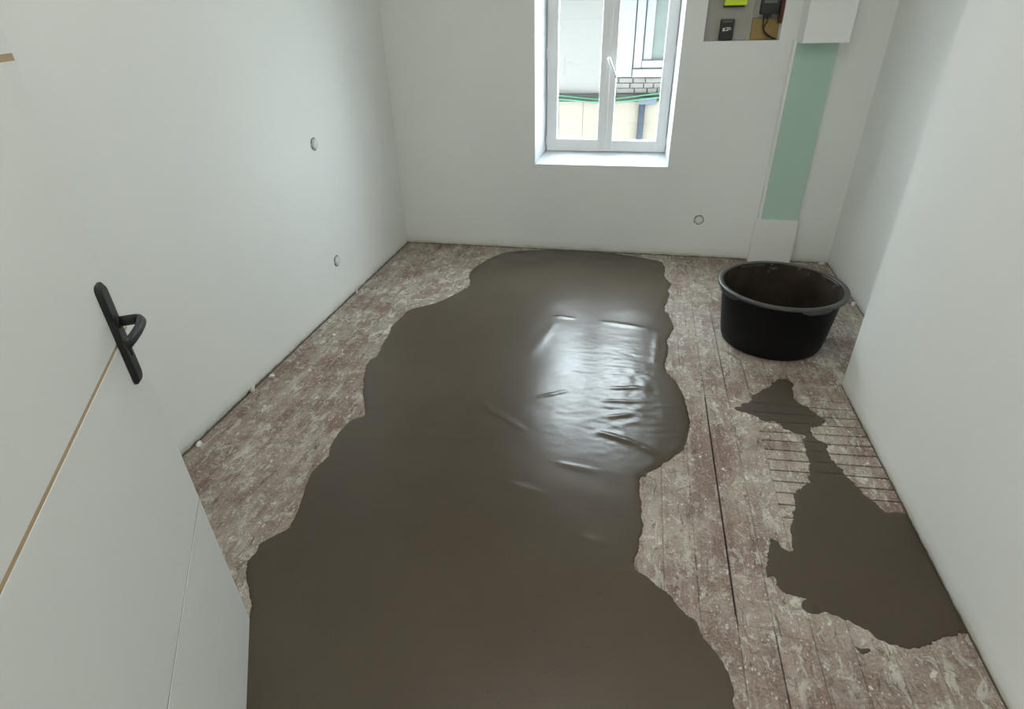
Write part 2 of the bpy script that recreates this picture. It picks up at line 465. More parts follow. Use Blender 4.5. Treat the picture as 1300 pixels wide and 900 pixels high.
SLOTS = [(1.682, 1.709), (1.745, 1.772), (1.807, 1.835), (1.870, 1.897), (1.935, 1.962), (1.998, 2.026), (2.058, 2.088), (2.118, 2.154), (2.186, 2.217), (2.255, 2.278), (2.328, 2.345)]
edges = [(1.616, 1.616)] + SLOTS + [(2.404, 2.404)]
SX0, SX1 = 0.620, 1.056
for (a, b) in zip(edges, edges[1:]):
    g = 0.0034; e = 0.0008; z = random.uniform(-0.0008, 0.0)
    def yy(pair, x): return pair[0] + (pair[1]-pair[0])*(x-SX0)/(SX1-SX0)
    xs0 = SX0-0.0006
    c = [(xs0, yy(a, SX0)+g), (SX1, yy(a, SX1)+g), (SX1, yy(b, SX1)-g), (xs0, yy(b, SX0)-g)]
    ci = [(c[0][0]+0.0002, c[0][1]+e), (c[1][0]-e, c[1][1]+e), (c[2][0]-e, c[2][1]-e), (c[3][0]+0.0002, c[3][1]-e)]
    V = [(x, y, -0.022) for x, y in c]+[(x, y, z-e) for x, y in c]+[(x, y, z) for x, y in ci]
    F = [(3, 2, 1, 0), (0, 1, 5, 4), (1, 2, 6, 5), (2, 3, 7, 6), (3, 0, 4, 7), (4, 5, 9, 8), (5, 6, 10, 9), (6, 7, 11, 10), (7, 4, 8, 11), (8, 9, 10, 11)]
    new_obj('floor_slat', V, F, M['boards'], floor)

# ------------------------------------------------------------------ window
WY = 4.375
FX0, FX1, FZ0, FZ1 = -0.675, 0.190, 0.702, 2.03           # the frame, set back in splayed reveals
WO = Vector(((FX0+FX1)/2, WY, FZ0))
window = empty('window_1', WO); tag(window, kind='structure')
def put(o):
    o.parent = window; o.matrix_parent_inverse = Matrix.Translation(-WO); return o
def frame_bm(x0, x1, z0, z1, y0, y1, l, r, b, t):
    bm = bmesh.new()
    bm_box(bm, x0, x0+l, y0, y1, z0, z1, 0.004)
    bm_box(bm, x1-r, x1, y0, y1, z0, z1, 0.004)
    bm_box(bm, x0+l-0.001, x1-r+0.001, y0, y1, z0, z0+b, 0.004)
    bm_box(bm, x0+l-0.001, x1-r+0.001, y0, y1, z1-t, z1, 0.004)
    return bm
put(from_bm('window_frame', frame_bm(FX0-0.02, FX1+0.012, FZ0-0.03, FZ1+0.02, WY+0.020, WY+0.075, 0.038, 0.030, 0.055, 0.05), M['pvc']))
XM = -0.245                                              # meeting line
sl = put(from_bm('sash', frame_bm(FX0+0.006, XM+0.003, FZ0+0.006, FZ1-0.006, WY, WY+0.055, 0.075, 0.058, 0.083, 0.085), M['pvc']))
sr = put(from_bm('sash', frame_bm(XM+0.005, FX1-0.005, FZ0+0.006, FZ1-0.006, WY+0.002, WY+0.055, 0.049, 0.070, 0.076, 0.085), M['pvc']))
def pane(x0, x1, z0, z1, parent):
    return box('pane', x0, x1, WY+0.026, WY+0.030, z0, z1, M['glass'], parent)
pane(-0.600, -0.297, 0.786, FZ1-0.088, sl)
pane(-0.197, 0.122, 0.778, FZ1-0.088, sr)
box('cover_strip', XM-0.012, XM+0.012, WY-0.010, WY+0.006, FZ0+0.010, FZ1-0.012, M['pvc'], sl, 0.004)
from_bm('handle_plate', (lambda q: (bm_box(q, XM-0.014, XM+0.014, WY-0.016, WY-0.008, 1.255, 1.355, 0.004), q)[1])(bmesh.new()), M['pvc'], sl)
tube('window_handle', [(XM, WY-0.012, 1.315), (XM, WY-0.045, 1.315), (XM+0.004, WY-0.054, 1.310), (XM+0.028, WY-0.056, 1.262), (XM+0.056, WY-0.054, 1.200)], [0.009, 0.009, 0.010, 0.009, 0.008], M['pvc'], sl, 10)
for z in (0.78, 1.345, 1.9):
    for x in (FX0+0.004, FX1-0.004):
        put(tube('hinge', [(x, WY-0.004, z-0.035), (x, WY-0.004, z+0.035)], 0.006, M['pvc'], None, 10))
def lining(name, quad_room, quad_frame):
    """Wedge between the straight masonry opening and the frame: four points at the room face, four at the frame."""
    V = quad_room+quad_frame
    return put(new_obj(name, V, [(3, 2, 1, 0), (4, 5, 6, 7), (0, 1, 5, 4), (1, 2, 6, 5), (2, 3, 7, 6), (3, 0, 4, 7)], M['reveal']))
YR, E = YB+0.0005, 0.0015
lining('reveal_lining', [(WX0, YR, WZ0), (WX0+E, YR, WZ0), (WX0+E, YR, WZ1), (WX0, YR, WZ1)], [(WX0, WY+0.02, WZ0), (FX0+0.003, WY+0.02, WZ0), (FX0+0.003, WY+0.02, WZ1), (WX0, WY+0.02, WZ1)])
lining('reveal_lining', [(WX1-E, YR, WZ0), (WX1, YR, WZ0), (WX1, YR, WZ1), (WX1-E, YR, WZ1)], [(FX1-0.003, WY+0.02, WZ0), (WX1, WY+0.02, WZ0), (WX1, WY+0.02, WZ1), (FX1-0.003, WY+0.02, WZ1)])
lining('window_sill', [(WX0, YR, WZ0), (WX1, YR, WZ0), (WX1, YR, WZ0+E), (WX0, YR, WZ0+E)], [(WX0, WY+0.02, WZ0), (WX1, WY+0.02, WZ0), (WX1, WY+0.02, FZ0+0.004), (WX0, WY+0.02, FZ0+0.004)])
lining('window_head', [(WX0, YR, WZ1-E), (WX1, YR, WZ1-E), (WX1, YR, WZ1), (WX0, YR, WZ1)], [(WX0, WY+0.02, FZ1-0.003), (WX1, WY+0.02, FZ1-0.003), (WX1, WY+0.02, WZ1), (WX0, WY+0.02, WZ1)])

# ------------------------------------------------------------------ pipe boxing against the back wall
bx = empty('pipe_boxing', (1.0, YB, 0))
tag(bx, 'white boxed-in pipe column with bare green board middle, beside the window wall corner', 'pipe boxing')
def BX(name, x0, x1, y0, z0, z1, mat, bevel=0.002):
    o = box(name, x0-1.0, x1-1.0, y0-YB, -0.0005, z0, z1, mat, bx, bevel); return o
BX('column_body', 0.862, 1.116, 4.150, 0.0, 1.41, M['boxing'], 0.004)
gp = BX('green_board', 0.878, 1.114, 4.1485, 0.300, 1.405, M['green'], 0.0005); gp['label'] = 'bare green moisture-resistant board'
BX('lower_cladding', 0.846, 1.124, 4.128, 0.002, 0.318, M['boxing'])
BX('upper_casing', 0.880, 1.132, 4.022, 1.398, HC-0.002, M['boxing'], 0.003)

# ------------------------------------------------------------------ wall cutout and the things in it
def child_wall(o):
    o.parent = wall_back; return o
child_wall(box('backing_board', NX0+0.001, 0.620, 4.262, YB+ND-0.001, NZ0+0.001, NZ1-0.001, M['backing'], None, 0.002))
child_wall(box('cavity_lining', 0.622, NX1-0.001, YB+ND-0.012, YB+ND-0.001, 1.528, NZ1-0.001, M['cavity'], None, 0.002))
child_wall(box('wood_block', 0.622, NX1-0.001, 4.270, YB+ND-0.001, NZ0+0.001, 1.527, M['ochre'], None, 0.003))
child_wall(box('wood_stud', 0.764, NX1-0.001, 4.205, 4.268, 1.500, NZ1-0.001, M['red_wood'], None, 0.002))

b1 = empty('black_box', (0.472, 4.238, NZ0+0.0005))
tag(b1, 'small black plastic box with white marking standing in the wall cutout', 'device')
box('body', -0.040, 0.040, -0.020, 0.020, 0.0, 0.116, M['black_plastic'], b1, 0.007, 3)
box('top_panel', -0.030, 0.030, -0.0212, -0.0195, 0.098, 0.110, M['lens'], b1, 0.0005)
bm = bmesh.new()
for (x0, x1, z0, z1) in ((-0.024, -0.012, 0.052, 0.070), (-0.010, 0.010, 0.054, 0.058), (0.012, 0.026, 0.060, 0.064), (-0.008, 0.022, 0.068, 0.072), (0.000, 0.014, 0.060, 0.064)):
    bm_box(bm, x0, x1, -0.0207, -0.0195, z0, z1)
from_bm('white_marking', bm, M['print'], b1)

b2 = empty('lime_box', (0.503, 4.240, 1.590))
tag(b2, 'lime green plastic box fixed high in the wall cutout', 'device')
box('body', -0.066, 0.066, -0.022, 0.018, 0.008, 0.125, M['lime'], b2, 0.008, 3)
box('base', -0.068, 0.052, -0.016, 0.021, 0.0, 0.012, M['black_plastic'], b2, 0.003)
box('bracket', -0.03, 0.03, 0.012, 0.0215, 0.02, 0.11, M['black_plastic'], b2, 0.002)

b3 = empty('black_connector_box', (0.706, 4.255, 1.545))
tag(b3, 'black electrical box with hanging leads in right bay of the wall cutout', 'electrical box')
box('body', -0.052, 0.052, -0.035, 0.027, 0.004, 0.16, M['black_plastic'], b3, 0.006, 3)
box('clear_cover', -0.040, 0.034, -0.0375, -0.0345, 0.060, 0.130, M['lens'], b3, 0.001)
box('cable_gland', -0.030, 0.016, -0.020, 0.012, -0.012, 0.008, M['black_plastic'], b3, 0.004)
def cab(pts):
    c = catmull([(p[0], p[1]) for p in pts], False, 0.006)
    return [(q.x, 0, q.y) for q in c]
for dx, dy, pts in ((0, -0.010, [(-0.018, -0.006), (-0.024, -0.035), (-0.017, -0.075), (0.008, -0.103), (0.040, -0.120), (0.070, -0.128)]),
                    (0, 0.004, [(0.004, -0.006), (0.000, -0.034), (-0.012, -0.062), (-0.008, -0.088), (0.020, -0.110), (0.066, -0.120)])):
    tube('cable', [(p[0], dy, p[2]) for p in cab(pts)], 0.0042, M['black_plastic'], b3, 8)

# outlines in metres on the floor
MAIN = [(-0.95, 4.074), (-0.837, 4.134), (-0.597, 4.186), (-0.231, 4.19), (0.008, 4.146), (0.153, 4.095), (0.217, 4.073), (0.251, 4.018), (0.259, 3.897), (0.253, 3.781), (0.292, 3.663), (0.273, 3.568), (0.274, 3.468), (0.246, 3.293), (0.248, 3.229), (0.262, 3.207), (0.289, 3.061), (0.274, 2.964), (0.248, 2.869), (0.252, 2.756), (0.231, 2.62), (0.236, 2.545), (0.277, 2.457), (0.308, 2.35), (0.323, 2.228), (0.328, 2.113), (0.312, 2.021), (0.295, 1.949), (0.286, 1.926), (0.252, 1.88), (0.207, 1.829), (0.188, 1.801), (0.145, 1.765), (0.136, 1.742), (0.115, 1.715), (0.123, 1.573), (0.13, 1.467), (0.122, 1.422), (0.115, 1.366), (0.103, 1.324), (0.108, 1.293), (0.142, 1.268), (0.21, 1.216), (0.255, 1.163), (0.286, 1.142), (0.294, 1.123), (0.301, 1.099), (0.321, 1.068), (0.348, 1.03), (0.364, 0.988), (0.375, 0.938), (0.374, 0.897), (0.42, 0.7), (0.4, 0.45), (0.2, 0.3), (-0.5, 0.3), (-0.95, 0.45), (-1.03, 0.75), (-1.056, 0.901), (-1.104, 0.971), (-1.142, 1.013), (-1.164, 1.046), (-1.182, 1.082), (-1.179, 1.13), (-1.185, 1.156), (-1.169, 1.181), (-1.136, 1.219), (-1.121, 1.241), (-1.129, 1.293), (-1.141, 1.347), (-1.162, 1.419), (-1.185, 1.523), (-1.174, 1.603), (-1.17, 1.636), (-1.193, 1.708), (-1.193, 1.752), (-1.196, 1.806), (-1.182, 1.88), (-1.138, 1.921), (-1.166, 1.987), (-1.229, 2.106), (-1.29, 2.261), (-1.319, 2.384), (-1.3, 2.441), (-1.326, 2.609), (-1.329, 2.685), (-1.351, 2.778), (-1.337, 2.915), (-1.316, 3.015), (-1.181, 3.142), (-1.073, 3.36), (-1.059, 3.469), (-1.105, 3.621), (-1.093, 3.769), (-1.037, 3.931)]
SIDE = [(0.537, 2.271), (0.601, 2.333), (0.618, 2.373), (0.646, 2.415), (0.721, 2.487), (0.769, 2.559), (0.832, 2.552), (0.821, 2.456), (0.821, 2.382), (0.852, 2.346), (0.88, 2.302), (0.916, 2.25), (0.884, 2.204), (0.843, 2.182), (0.834, 2.118), (0.87, 2.082), (0.871, 2.024), (0.883, 1.956), (0.905, 1.9), (0.922, 1.829), (0.944, 1.781), (0.973, 1.734), (0.998, 1.707), (1.048, 1.72), (1.049, 1.663), (1.052, 1.594), (1.047, 1.497), (1.047, 1.417), (1.05, 1.353), (1.052, 1.297), (1.048, 1.258), (1.032, 1.239), (0.988, 1.218), (0.937, 1.187), (0.89, 1.166), (0.835, 1.16), (0.807, 1.173), (0.781, 1.199), (0.719, 1.224), (0.674, 1.244), (0.641, 1.255), (0.611, 1.283), (0.567, 1.29), (0.548, 1.308), (0.544, 1.34), (0.523, 1.337), (0.529, 1.379), (0.546, 1.434), (0.558, 1.502), (0.581, 1.493), (0.605, 1.469), (0.619, 1.469), (0.631, 1.516), (0.641, 1.575), (0.657, 1.633), (0.68, 1.694), (0.689, 1.747), (0.72, 1.792), (0.755, 1.829), (0.776, 1.921), (0.783, 2.001), (0.782, 2.066), (0.797, 2.112), (0.766, 2.136), (0.728, 2.153), (0.704, 2.19), (0.641, 2.198), (0.604, 2.237)]
SMALL = [(0.607, 1.251), (0.624, 1.276), (0.646, 1.276), (0.664, 1.26), (0.663, 1.239), (0.642, 1.227), (0.618, 1.231)]
TINY = [(0.727, 1.14), (0.742, 1.136), (0.764, 1.141), (0.764, 1.132), (0.741, 1.12)]

# ------------------------------------------------------------------ flush sockets in the walls
def socket(loc, rot, label, tilt):
    s = empty('socket_box', loc); s.rotation_euler = rot
    tag(s, label, 'socket box', 'capped flush boxes in the walls')
    # local -Y points into the room
    def ring(name, r0, r1, y0, y1, mat, jag=0.0, n=28, notch=False):
        V = []; F = []
        for k in range(n):
            a = 2*math.pi*k/n; j = 1+jag*math.sin(k*2.7)+jag*0.7*math.cos(k*5.1)
            for (r, y) in ((r0, y0), (r0, y1), (r1*j, y1), (r1*j, y0)):
                V.append((r*math.cos(a), y, r*math.sin(a)))
        for k in range(n):
            q = (k+1) % n
            for m in range(4):
                F.append((k*4+m, k*4+(m+1) % 4, q*4+(m+1) % 4, q*4+m))
        return new_obj(name, V, F, mat, s, False)
    ring('cut_gap', 0.024, 0.0345, -0.0012, 0.01, M['dark_gap'], 0.05)
    ring('collar', 0.0255, 0.030, -0.006, 0.01, M['grey_plastic'])
    bm = lathe_bm([(0.0, -0.010), (0.0255, -0.010), (0.0258, 0.008), (0.022, 0.0115), (0.0, 0.0125)], 28)
    bmesh.ops.rotate(bm, verts=bm.verts, matrix=Matrix.Rotation(math.pi/2, 3, 'X'))
    c = from_bm('cap', bm, M['white_plastic'], s); c.rotation_euler = (tilt, 0, tilt*1.5)
    for sx in (-1, 1):
        box('clip', sx*0.031-0.003, sx*0.031+0.003, -0.004, 0.004, -0.006, 0.006, M['grey_plastic'], s, 0.001)
socket((0.470, YB, 0.282), (0, 0, 0), 'round capped socket box low in the back wall, under the cutout', 0.05)
socket((XL, 3.040, 0.983), (0, 0, math.pi/2), 'round capped switch box at mid height in the left wall', 0.12)
socket((XL, 3.044, 0.287), (0, 0, math.pi/2), 'round capped socket box low in the left wall', 0.10)

# ------------------------------------------------------------------ door leaf, opened inwards against the left
DW, DT, DZ = 0.83, 0.040, 0.010
FREE = Vector((-1.0406, 0.8831)); DIR = Vector((-0.5286, 0.8489))
HINGE = FREE - DIR*DW
door = empty('door_1', (HINGE.x, HINGE.y, 0.0), math.atan2(DIR.y, DIR.x)); tag(door, kind='structure')
# local x: hinge -> free edge, local -y: the side towards the viewpoint
DH = 2.04
box('door_core', 0.002, DW-0.002, 0.0012, DT-0.0012, DZ+0.002, DZ+DH-0.002, M['raw_mdf'], door)
cuts = [(0.0, 0.0), (0.513, 0.0024), (1.021, 0.0042), (1.532, 0.0055), (2.05, 0.0)]
for (za, ga), (zb, gb) in zip(cuts, cuts[1:]):
    z0 = max(DZ, za+ga); z1 = min(DZ+DH, zb-gb)
    box('door_panel', 0.0, DW, 0.0, DT, z0, z1, M['door'], door, 0.0005, 1)
box('groove_strip', 0.002, DW-0.002, 0.0009, DT-0.0009, 0.508, 0.518, M['groove_grey'], door)
for z in (0.25, 1.0, 1.8):
    tube('hinge', [(-0.006, DT+0.004, z-0.045), (-0.006, DT+0.004, z+0.045)], 0.007, M['black_metal'], door, 10)

HXL = DW-0.073
hand = bmesh.new()
def plate(bm, x0, x1, z0, z1, y0, y1, r, ch):
    outer = []
    for (cx, cz, a0) in ((x1-r, z1-r, 0), (x0+r, z1-r, 90), (x0+r, z0+r, 180), (x1-r, z0+r, 270)):
        for k in range(5):
            a = math.radians(a0+22.5*k); outer.append((cx+r*math.cos(a), cz+r*math.sin(a)))
    cx, cz = (x0+x1)/2, (z0+z1)/2
    def ring(sh, y):
        return [bm.verts.new((x-math.copysign(min(sh, abs(x-cx)), x-cx), y, z-math.copysign(min(sh, abs(z-cz)), z-cz))) for x, z in outer]
    rs = [ring(0, y0), ring(0, y1+ch), ring(ch, y1)]
    n = len(outer)
    for a, b in zip(rs, rs[1:]):
        for k in range(n): bm.faces.new((a[k], a[(k+1) % n], b[(k+1) % n], b[k]))
    bm.faces.new(rs[0]); bm.faces.new(rs[-1])
plate(hand, HXL-0.023, HXL+0.023, 0.922, 1.146, 0.0, -0.011, 0.014, 0.006)
pl = from_bm('handle_plate', hand, M['black_metal'], door); pl['label'] = 'black handle plate'
zs = 1.063
lp = [(HXL, -0.008, zs), (HXL, -0.030, zs), (HXL, -0.042, zs), (HXL-0.004, -0.050, zs), (HXL-0.014, -0.055, zs),
      (HXL-0.030, -0.0565, zs), (HXL-0.055, -0.0555, zs-0.001), (HXL-0.080, -0.052, zs-0.002), (HXL-0.100, -0.048, zs-0.003), (HXL-0.112, -0.044, zs-0.004)]
lv = tube('lever', lp, [0.0085, 0.0085, 0.0085, 0.0085, 0.0085, 0.008, 0.0075, 0.007, 0.0065, 0.006], M['black_metal'], pl, 12, ry=0.011)
rose = lathe_bm([(0.0, 0.0), (0.013, 0.0), (0.013, 0.003), (0.011, 0.005), (0.0, 0.005)], 20)
bmesh.ops.rotate(rose, verts=rose.verts, matrix=Matrix.Rotation(math.pi/2, 3, 'X'))
bmesh.ops.translate(rose, verts=rose.verts, vec=(HXL, -0.0105, zs))
from_bm('rose', rose, M['black_metal'], pl)
box('keyhole', HXL-0.004, HXL+0.004, -0.0115, -0.0105, 0.985, 1.005, M['keyhole'], pl, 0.0003)

# ------------------------------------------------------------------ mortar
def pts_in_poly(P, poly):
    x, y = P[:, 0], P[:, 1]; inside = np.zeros(len(P), bool); n = len(poly)
    for i in range(n):
        x0, y0 = poly[i]; x1, y1 = poly[(i+1) % n]
        c = ((y0 > y) != (y1 > y))
        xi = (x1-x0)*(y-y0)/(y1-y0+1e-12)+x0
        inside ^= c & (x < xi)
    return inside
def dist_poly(P, poly):
    d = np.full(len(P), 1e9); n = len(poly)
    for i in range(n):
        a = poly[i]; b = poly[(i+1) % n]; ab = b-a; L = ab@ab+1e-12
        t = np.clip(((P-a)@ab)/L, 0, 1); q = a+t[:, None]*ab
        d = np.minimum(d, np.hypot(P[:, 0]-q[:, 0], P[:, 1]-q[:, 1]))
    return d
def slab(name, outline, grid, thick, mat, relief, jag=0.0042, step=0.008, xlim=None, extra=None, rings=(0.0035, 0.009, 0.018)):
    C = catmull(outline, True, step); C = [(p.x, p.y) for p in C]
    n = len(C); poly = []
    for i, (x, y) in enumerate(C):
        a = C[i-1]; b = C[(i+1) % n]; tx, ty = b[0]-a[0], b[1]-a[1]; L = math.hypot(tx, ty)+1e-9
        q = noise.noise(Vector((x*30, y*30, 1.7)))+0.7*noise.noise(Vector((x*75, y*75, 4.1)))+0.4*noise.noise(Vector((x*160, y*160, 2.1)))
        x2, y2 = x+ty/L*q*jag, y-tx/L*q*jag
        if xlim and x2 > xlim-0.026: x2 = xlim
        poly.append((x2, min(y2, YB-0.001)))
    poly = np.array(poly)
    mn, mx = poly.min(0), poly.max(0)
    gx, gy = np.meshgrid(np.arange(mn[0], mx[0], grid), np.arange(mn[1], mx[1], grid))
    G = np.stack([gx.ravel(), gy.ravel()], 1)
    G += (np.random.RandomState(3).rand(*G.shape)-0.5)*grid*0.4
    if extra is not None: G = np.vstack([G, extra])
    G = G[pts_in_poly(G, poly)]; dg = dist_poly(G, poly); k = dg > rings[-1]*1.35; G = G[k]; dg = dg[k]
    add = [G]; dd = [dg]
    for r in rings:
        a = np.roll(poly, 1, 0); b = np.roll(poly, -1, 0); t = b-a; t /= (np.linalg.norm(t, axis=1)[:, None]+1e-9)
        nrm = np.stack([-t[:, 1], t[:, 0]], 1)
        for sgn in (1, -1):
            Q = poly+nrm*r*sgn; Q = Q[pts_in_poly(Q, poly)]
            if len(Q) == 0: continue
            q = dist_poly(Q, poly); ok = q > r*0.93
            add.append(Q[ok]); dd.append(q[ok])
    I = np.vstack(add); dI = np.concatenate(dd)
    allp = [Vector((float(x), float(y))) for x, y in poly]+[Vector((float(x), float(y))) for x, y in I]
    m = len(poly)
    vo, eo, fo, ov, oe, of = delaunay_2d_cdt(allp, [(i, (i+1) % m) for i in range(m)], [list(range(m))], 1, 1e-6)
    D = {}
    V = []
    VP = np.array([(v.x, v.y) for v in vo]); dv = dist_poly(VP, poly)
    for (x, y), d in zip(VP, dv):
        z = thick*(1-math.exp(-d/0.006)) if d > 1e-4 else 0.0
        z += relief(x, y)*min(1.0, d/0.05)
        V.append((x, y, max(z, 0.0) if d < 0.02 else z))
    # skirt down to the boards
    nb = len(V); V2 = V+[(x, y, -0.0012) for x, y, z in V]
    cnt = {}
    for f in fo:
        for i in range(len(f)):
            e = (f[i], f[(i+1) % len(f)]); cnt[e] = cnt.get(e, 0)+1
    F = [tuple(f) for f in fo]
    used = {}
    for (a, b) in list(cnt):
        if (b, a) not in cnt: F.append((b, a, a+nb, b+nb))
    keep = sorted({i for f in F for i in f}); mp = {k: i for i, k in enumerate(keep)}
    o = new_obj(name, [V2[k] for k in keep], [tuple(mp[i] for i in f) for f in F], mat, None, True)
    return o

def main_relief(x, y):
    n = noise.noise
    z = 0.0022*n(Vector((x*2.2, y*2.2, 0.3))) + 0.0009*n(Vector((x*6, y*8, 3.3)))
    # freshly worked, rippled zone in the middle of the pour
    w = math.exp(-((x-0.02)/0.27)**2 - ((y-2.35)/0.42)**2)
    r1 = n(Vector((x*9+1.5*n(Vector((x*4, y*4, 7))), y*26, 5.0)))
    z += w*(0.0018*max(0, r1)*1.6 + 0.0012*n(Vector((x*20, y*34, 9.0))) + 0.0008*max(0, n(Vector((x*34+2*n(Vector((x*9, y*9, 1))), y*60, 3.0)))))
    # trowel ridges
    for (xa, ya, xb, yb, h, wd) in RIDGES:
        ax, ay = xb-xa, yb-ya; L = ax*ax+ay*ay
        t = max(0, min(1, ((x-xa)*ax+(y-ya)*ay)/L)); d = math.hypot(x-xa-t*ax, y-ya-t*ay)
        z += h*math.exp(-(d/wd)**2)*(0.5+0.5*math.sin(math.pi*min(1, max(0, t)))+0.2*n(Vector((x*30, y*30, 2))))
    return z
RIDGES = [(-0.06, 1.98, 0.10, 1.93, 0.006, 0.016), (0.10, 1.93, 0.20, 1.86, 0.004, 0.016), (-0.02, 2.10, 0.06, 2.13, 0.004, 0.012),
          (-0.10, 3.02, 0.13, 2.98, 0.0035, 0.020), (-0.40, 3.05, -0.30, 3.04, 0.003, 0.015), (-0.60, 2.10, -0.56, 2.04, 0.005, 0.008),
          (-0.56, 2.05, -0.40, 1.95, 0.002, 0.016), (-0.85, 1.86, -0.70, 1.82, 0.0028, 0.016), (-0.95, 1.95, -0.85, 1.87, 0.0016, 0.012), (-0.70, 1.82, -0.60, 1.84, 0.002, 0.010),
          (-0.02, 2.33, 0.14, 2.36, 0.0032, 0.014), (-0.06, 2.22, 0.12, 2.24, 0.003, 0.012), (-0.36, 2.20, -0.24, 2.27, 0.0025, 0.012), (0.20, 2.95, 0.18, 2.62, 0.0025, 0.022),
          (-0.40, 2.95, -0.47, 2.60, 0.0018, 0.03), (-0.2, 1.75, -0.05, 1.73, 0.0022, 0.012), (-0.40, 1.60, -0.25, 1.57, 0.002, 0.015), (-0.10, 1.39, 0.02, 1.37, 0.002, 0.012), (-0.22, 1.18, -0.1, 1.22, 0.0016, 0.012)]
zx, zy = np.meshgrid(np.arange(-0.42, 0.30, 0.0075), np.arange(1.75, 3.12, 0.0075))
mo = slab('poured_mortar', MAIN, 0.014, 0.0075, M['mortar'], main_relief, extra=np.stack([zx.ravel(), zy.ravel()], 1)+(np.random.RandomState(5).rand(zx.size, 2)-0.5)*0.004)
tag(mo, 'large wet grey-brown pour of levelling mortar down the middle of the floor', 'mortar')

def side_relief(x, y):
    z = 0.0005*noise.noise(Vector((x*5, y*40, 2.0)))+0.0006*noise.noise(Vector((x*7, y*7, 8.0)))
    if y > 1.84:
        for (ya, yb) in SLOTS:
            ys = ya+(yb-ya)*(x-SX0)/(SX1-SX0)
            if x > SX0 and abs(y-ys) < 0.0030: z -= 0.0031*min(1, (y-1.80)/0.1)
    return z
ex = []
for (ya, yb) in SLOTS:
    if ya > 1.84:
        for x in np.arange(SX0, SX1, 0.008):
            ys = ya+(yb-ya)*(x-SX0)/(SX1-SX0)
            for dy in (-0.0032, -0.0026, 0.0026, 0.0032): ex.append((x, ys+dy))
so = slab('mortar_smear', SIDE, 0.014, 0.0028, M['mortar_dry'], side_relief, jag=0.011, step=0.006, xlim=XP-0.0003, extra=np.array(ex), rings=(0.003, 0.008))
tag(so, 'thinner mortar smear spread over slotted floorboards along the right wall', 'mortar')
s1 = slab('mortar_blob', SMALL, 0.008, 0.003, M['mortar_dry'], lambda x, y: 0.0, 0.0015, 0.004, rings=(0.003,))
tag(s1, 'small round mortar blob just below the smear along the right wall', 'mortar')
s2 = slab('mortar_drip', TINY, 0.006, 0.003, M['mortar_dry'], lambda x, y: 0.0, 0.001, 0.003, rings=(0.002,))
tag(s2, 'tiny mortar drip on the boards below the near end of the smear', 'mortar')

# ------------------------------------------------------------------ mortar tub
TUB = (0.803, 2.99, 0.0015); HT, R1, R0 = 0.33, 0.315, 0.260
tub = empty('mortar_tub', TUB)
tag(tub, 'round black plastic mixing tub with mortar residue, beside the right wall recess', 'tub')
def rad(z): return R0+(0.298-R0)*(z/HT)**0.9
out = [(0.0, 0.004), (R0-0.02, 0.0), (R0-0.006, 0.004), (R0, 0.018)]+[(rad(z), z) for z in (0.06, 0.12, 0.18, 0.24, 0.29, 0.318)]
from_bm('tub_shell', lathe_bm(out, 72), M['tub'], tub, True)
inn = [(rad(z)-0.005, z) for z in (0.326, 0.29, 0.24, 0.18, 0.12, 0.06, 0.028)]+[(R0-0.02, 0.012), (0.0, 0.010)]
from_bm('tub_inside', lathe_bm(inn, 72), M['tub_in'], tub, True)
rimp = [(0.294, 0.318), (0.308, 0.319), (0.317, 0.313), (0.3210, 0.315), (0.3225, 0.323), (0.318, 0.3290), (0.308, 0.331), (0.298, 0.3295), (0.2925, 0.324)]
from_bm('rim', lathe_bm(rimp, 72, True), M['rim'], tub, True)
for ang in (205, 292, 22, 112):                          # moulded grips under the rim
    a0 = math.radians(ang); V = []; F = []
    prof = [(0.290, 0.319), (0.319, 0.315), (0.319, 0.297), (0.314, 0.295), (0.313, 0.310), (0.290, 0.310)]
    N = 14
    for k in range(N+1):
        s = k/N; a = a0+(s-0.5)*0.50; fade = min(1, 4*min(s, 1-s)+0.15)
        for (r, z) in prof:
            zz = z if z > 0.305 else 0.309-(0.309-z)*fade
            V.append((r*math.cos(a), r*math.sin(a), zz))
    q = len(prof)
    for k in range(N):
        for m in range(q):
            F.append((k*q+m, k*q+(m+1) % q, (k+1)*q+(m+1) % q, (k+1)*q+m))
    F.append(tuple(range(q))); F.append(tuple(N*q+m for m in range(q-1, -1, -1)))
    new_obj('grip', V, F, M['rim'], tub, True)

# ------------------------------------------------------------------ plaster crumbs
def chip(loc, sx, sy, sz, rz, tilt, label, seed):
    rs = random.Random(seed); bm = bmesh.new(); bmesh.ops.create_icosphere(bm, subdivisions=2, radius=1.0)
    for v in bm.verts:
        n = v.co.normalized(); k = 1+0.35*noise.noise(n*1.8+Vector((seed, 0, 0)))
        v.co = Vector((n.x*sx*k, n.y*sy*k, max(-0.3, n.z)*sz*k))
    zmin = min(v.co.z for v in bm.verts)
    o = from_bm('plaster_crumb', bm, M['plaster'])
    o.rotation_euler = (0, tilt, rz)
    bpy.context.view_layer.update()
    zlow = min((o.matrix_world @ v.co).z for v in o.data.vertices)
    o.location = (loc[0], loc[1], -zlow)
    tag(o, label, 'plaster crumb', 'plaster crumbs along the wall feet')
chip((XL+0.017, 2.005, 0), 0.009, 0.016, 0.030, 0.1, 0.25, 'largest white plaster flake leaning on the left wall foot', 1)
chip((XL+0.030, 2.150, 0), 0.014, 0.011, 0.012, 0.7, 0.0, 'white plaster crumb just beyond the largest flake at the left wall', 2)
chip((XL+0.018, 3.190, 0), 0.007, 0.010, 0.030, 0.2, 0.2, 'thin upright plaster flake at the left wall below the low socket box', 3)
chip((XL+0.024, 1.594, 0), 0.011, 0.020, 0.012, 0.2, 0.0, 'plaster crumb at the left wall foot nearest the open door', 4)
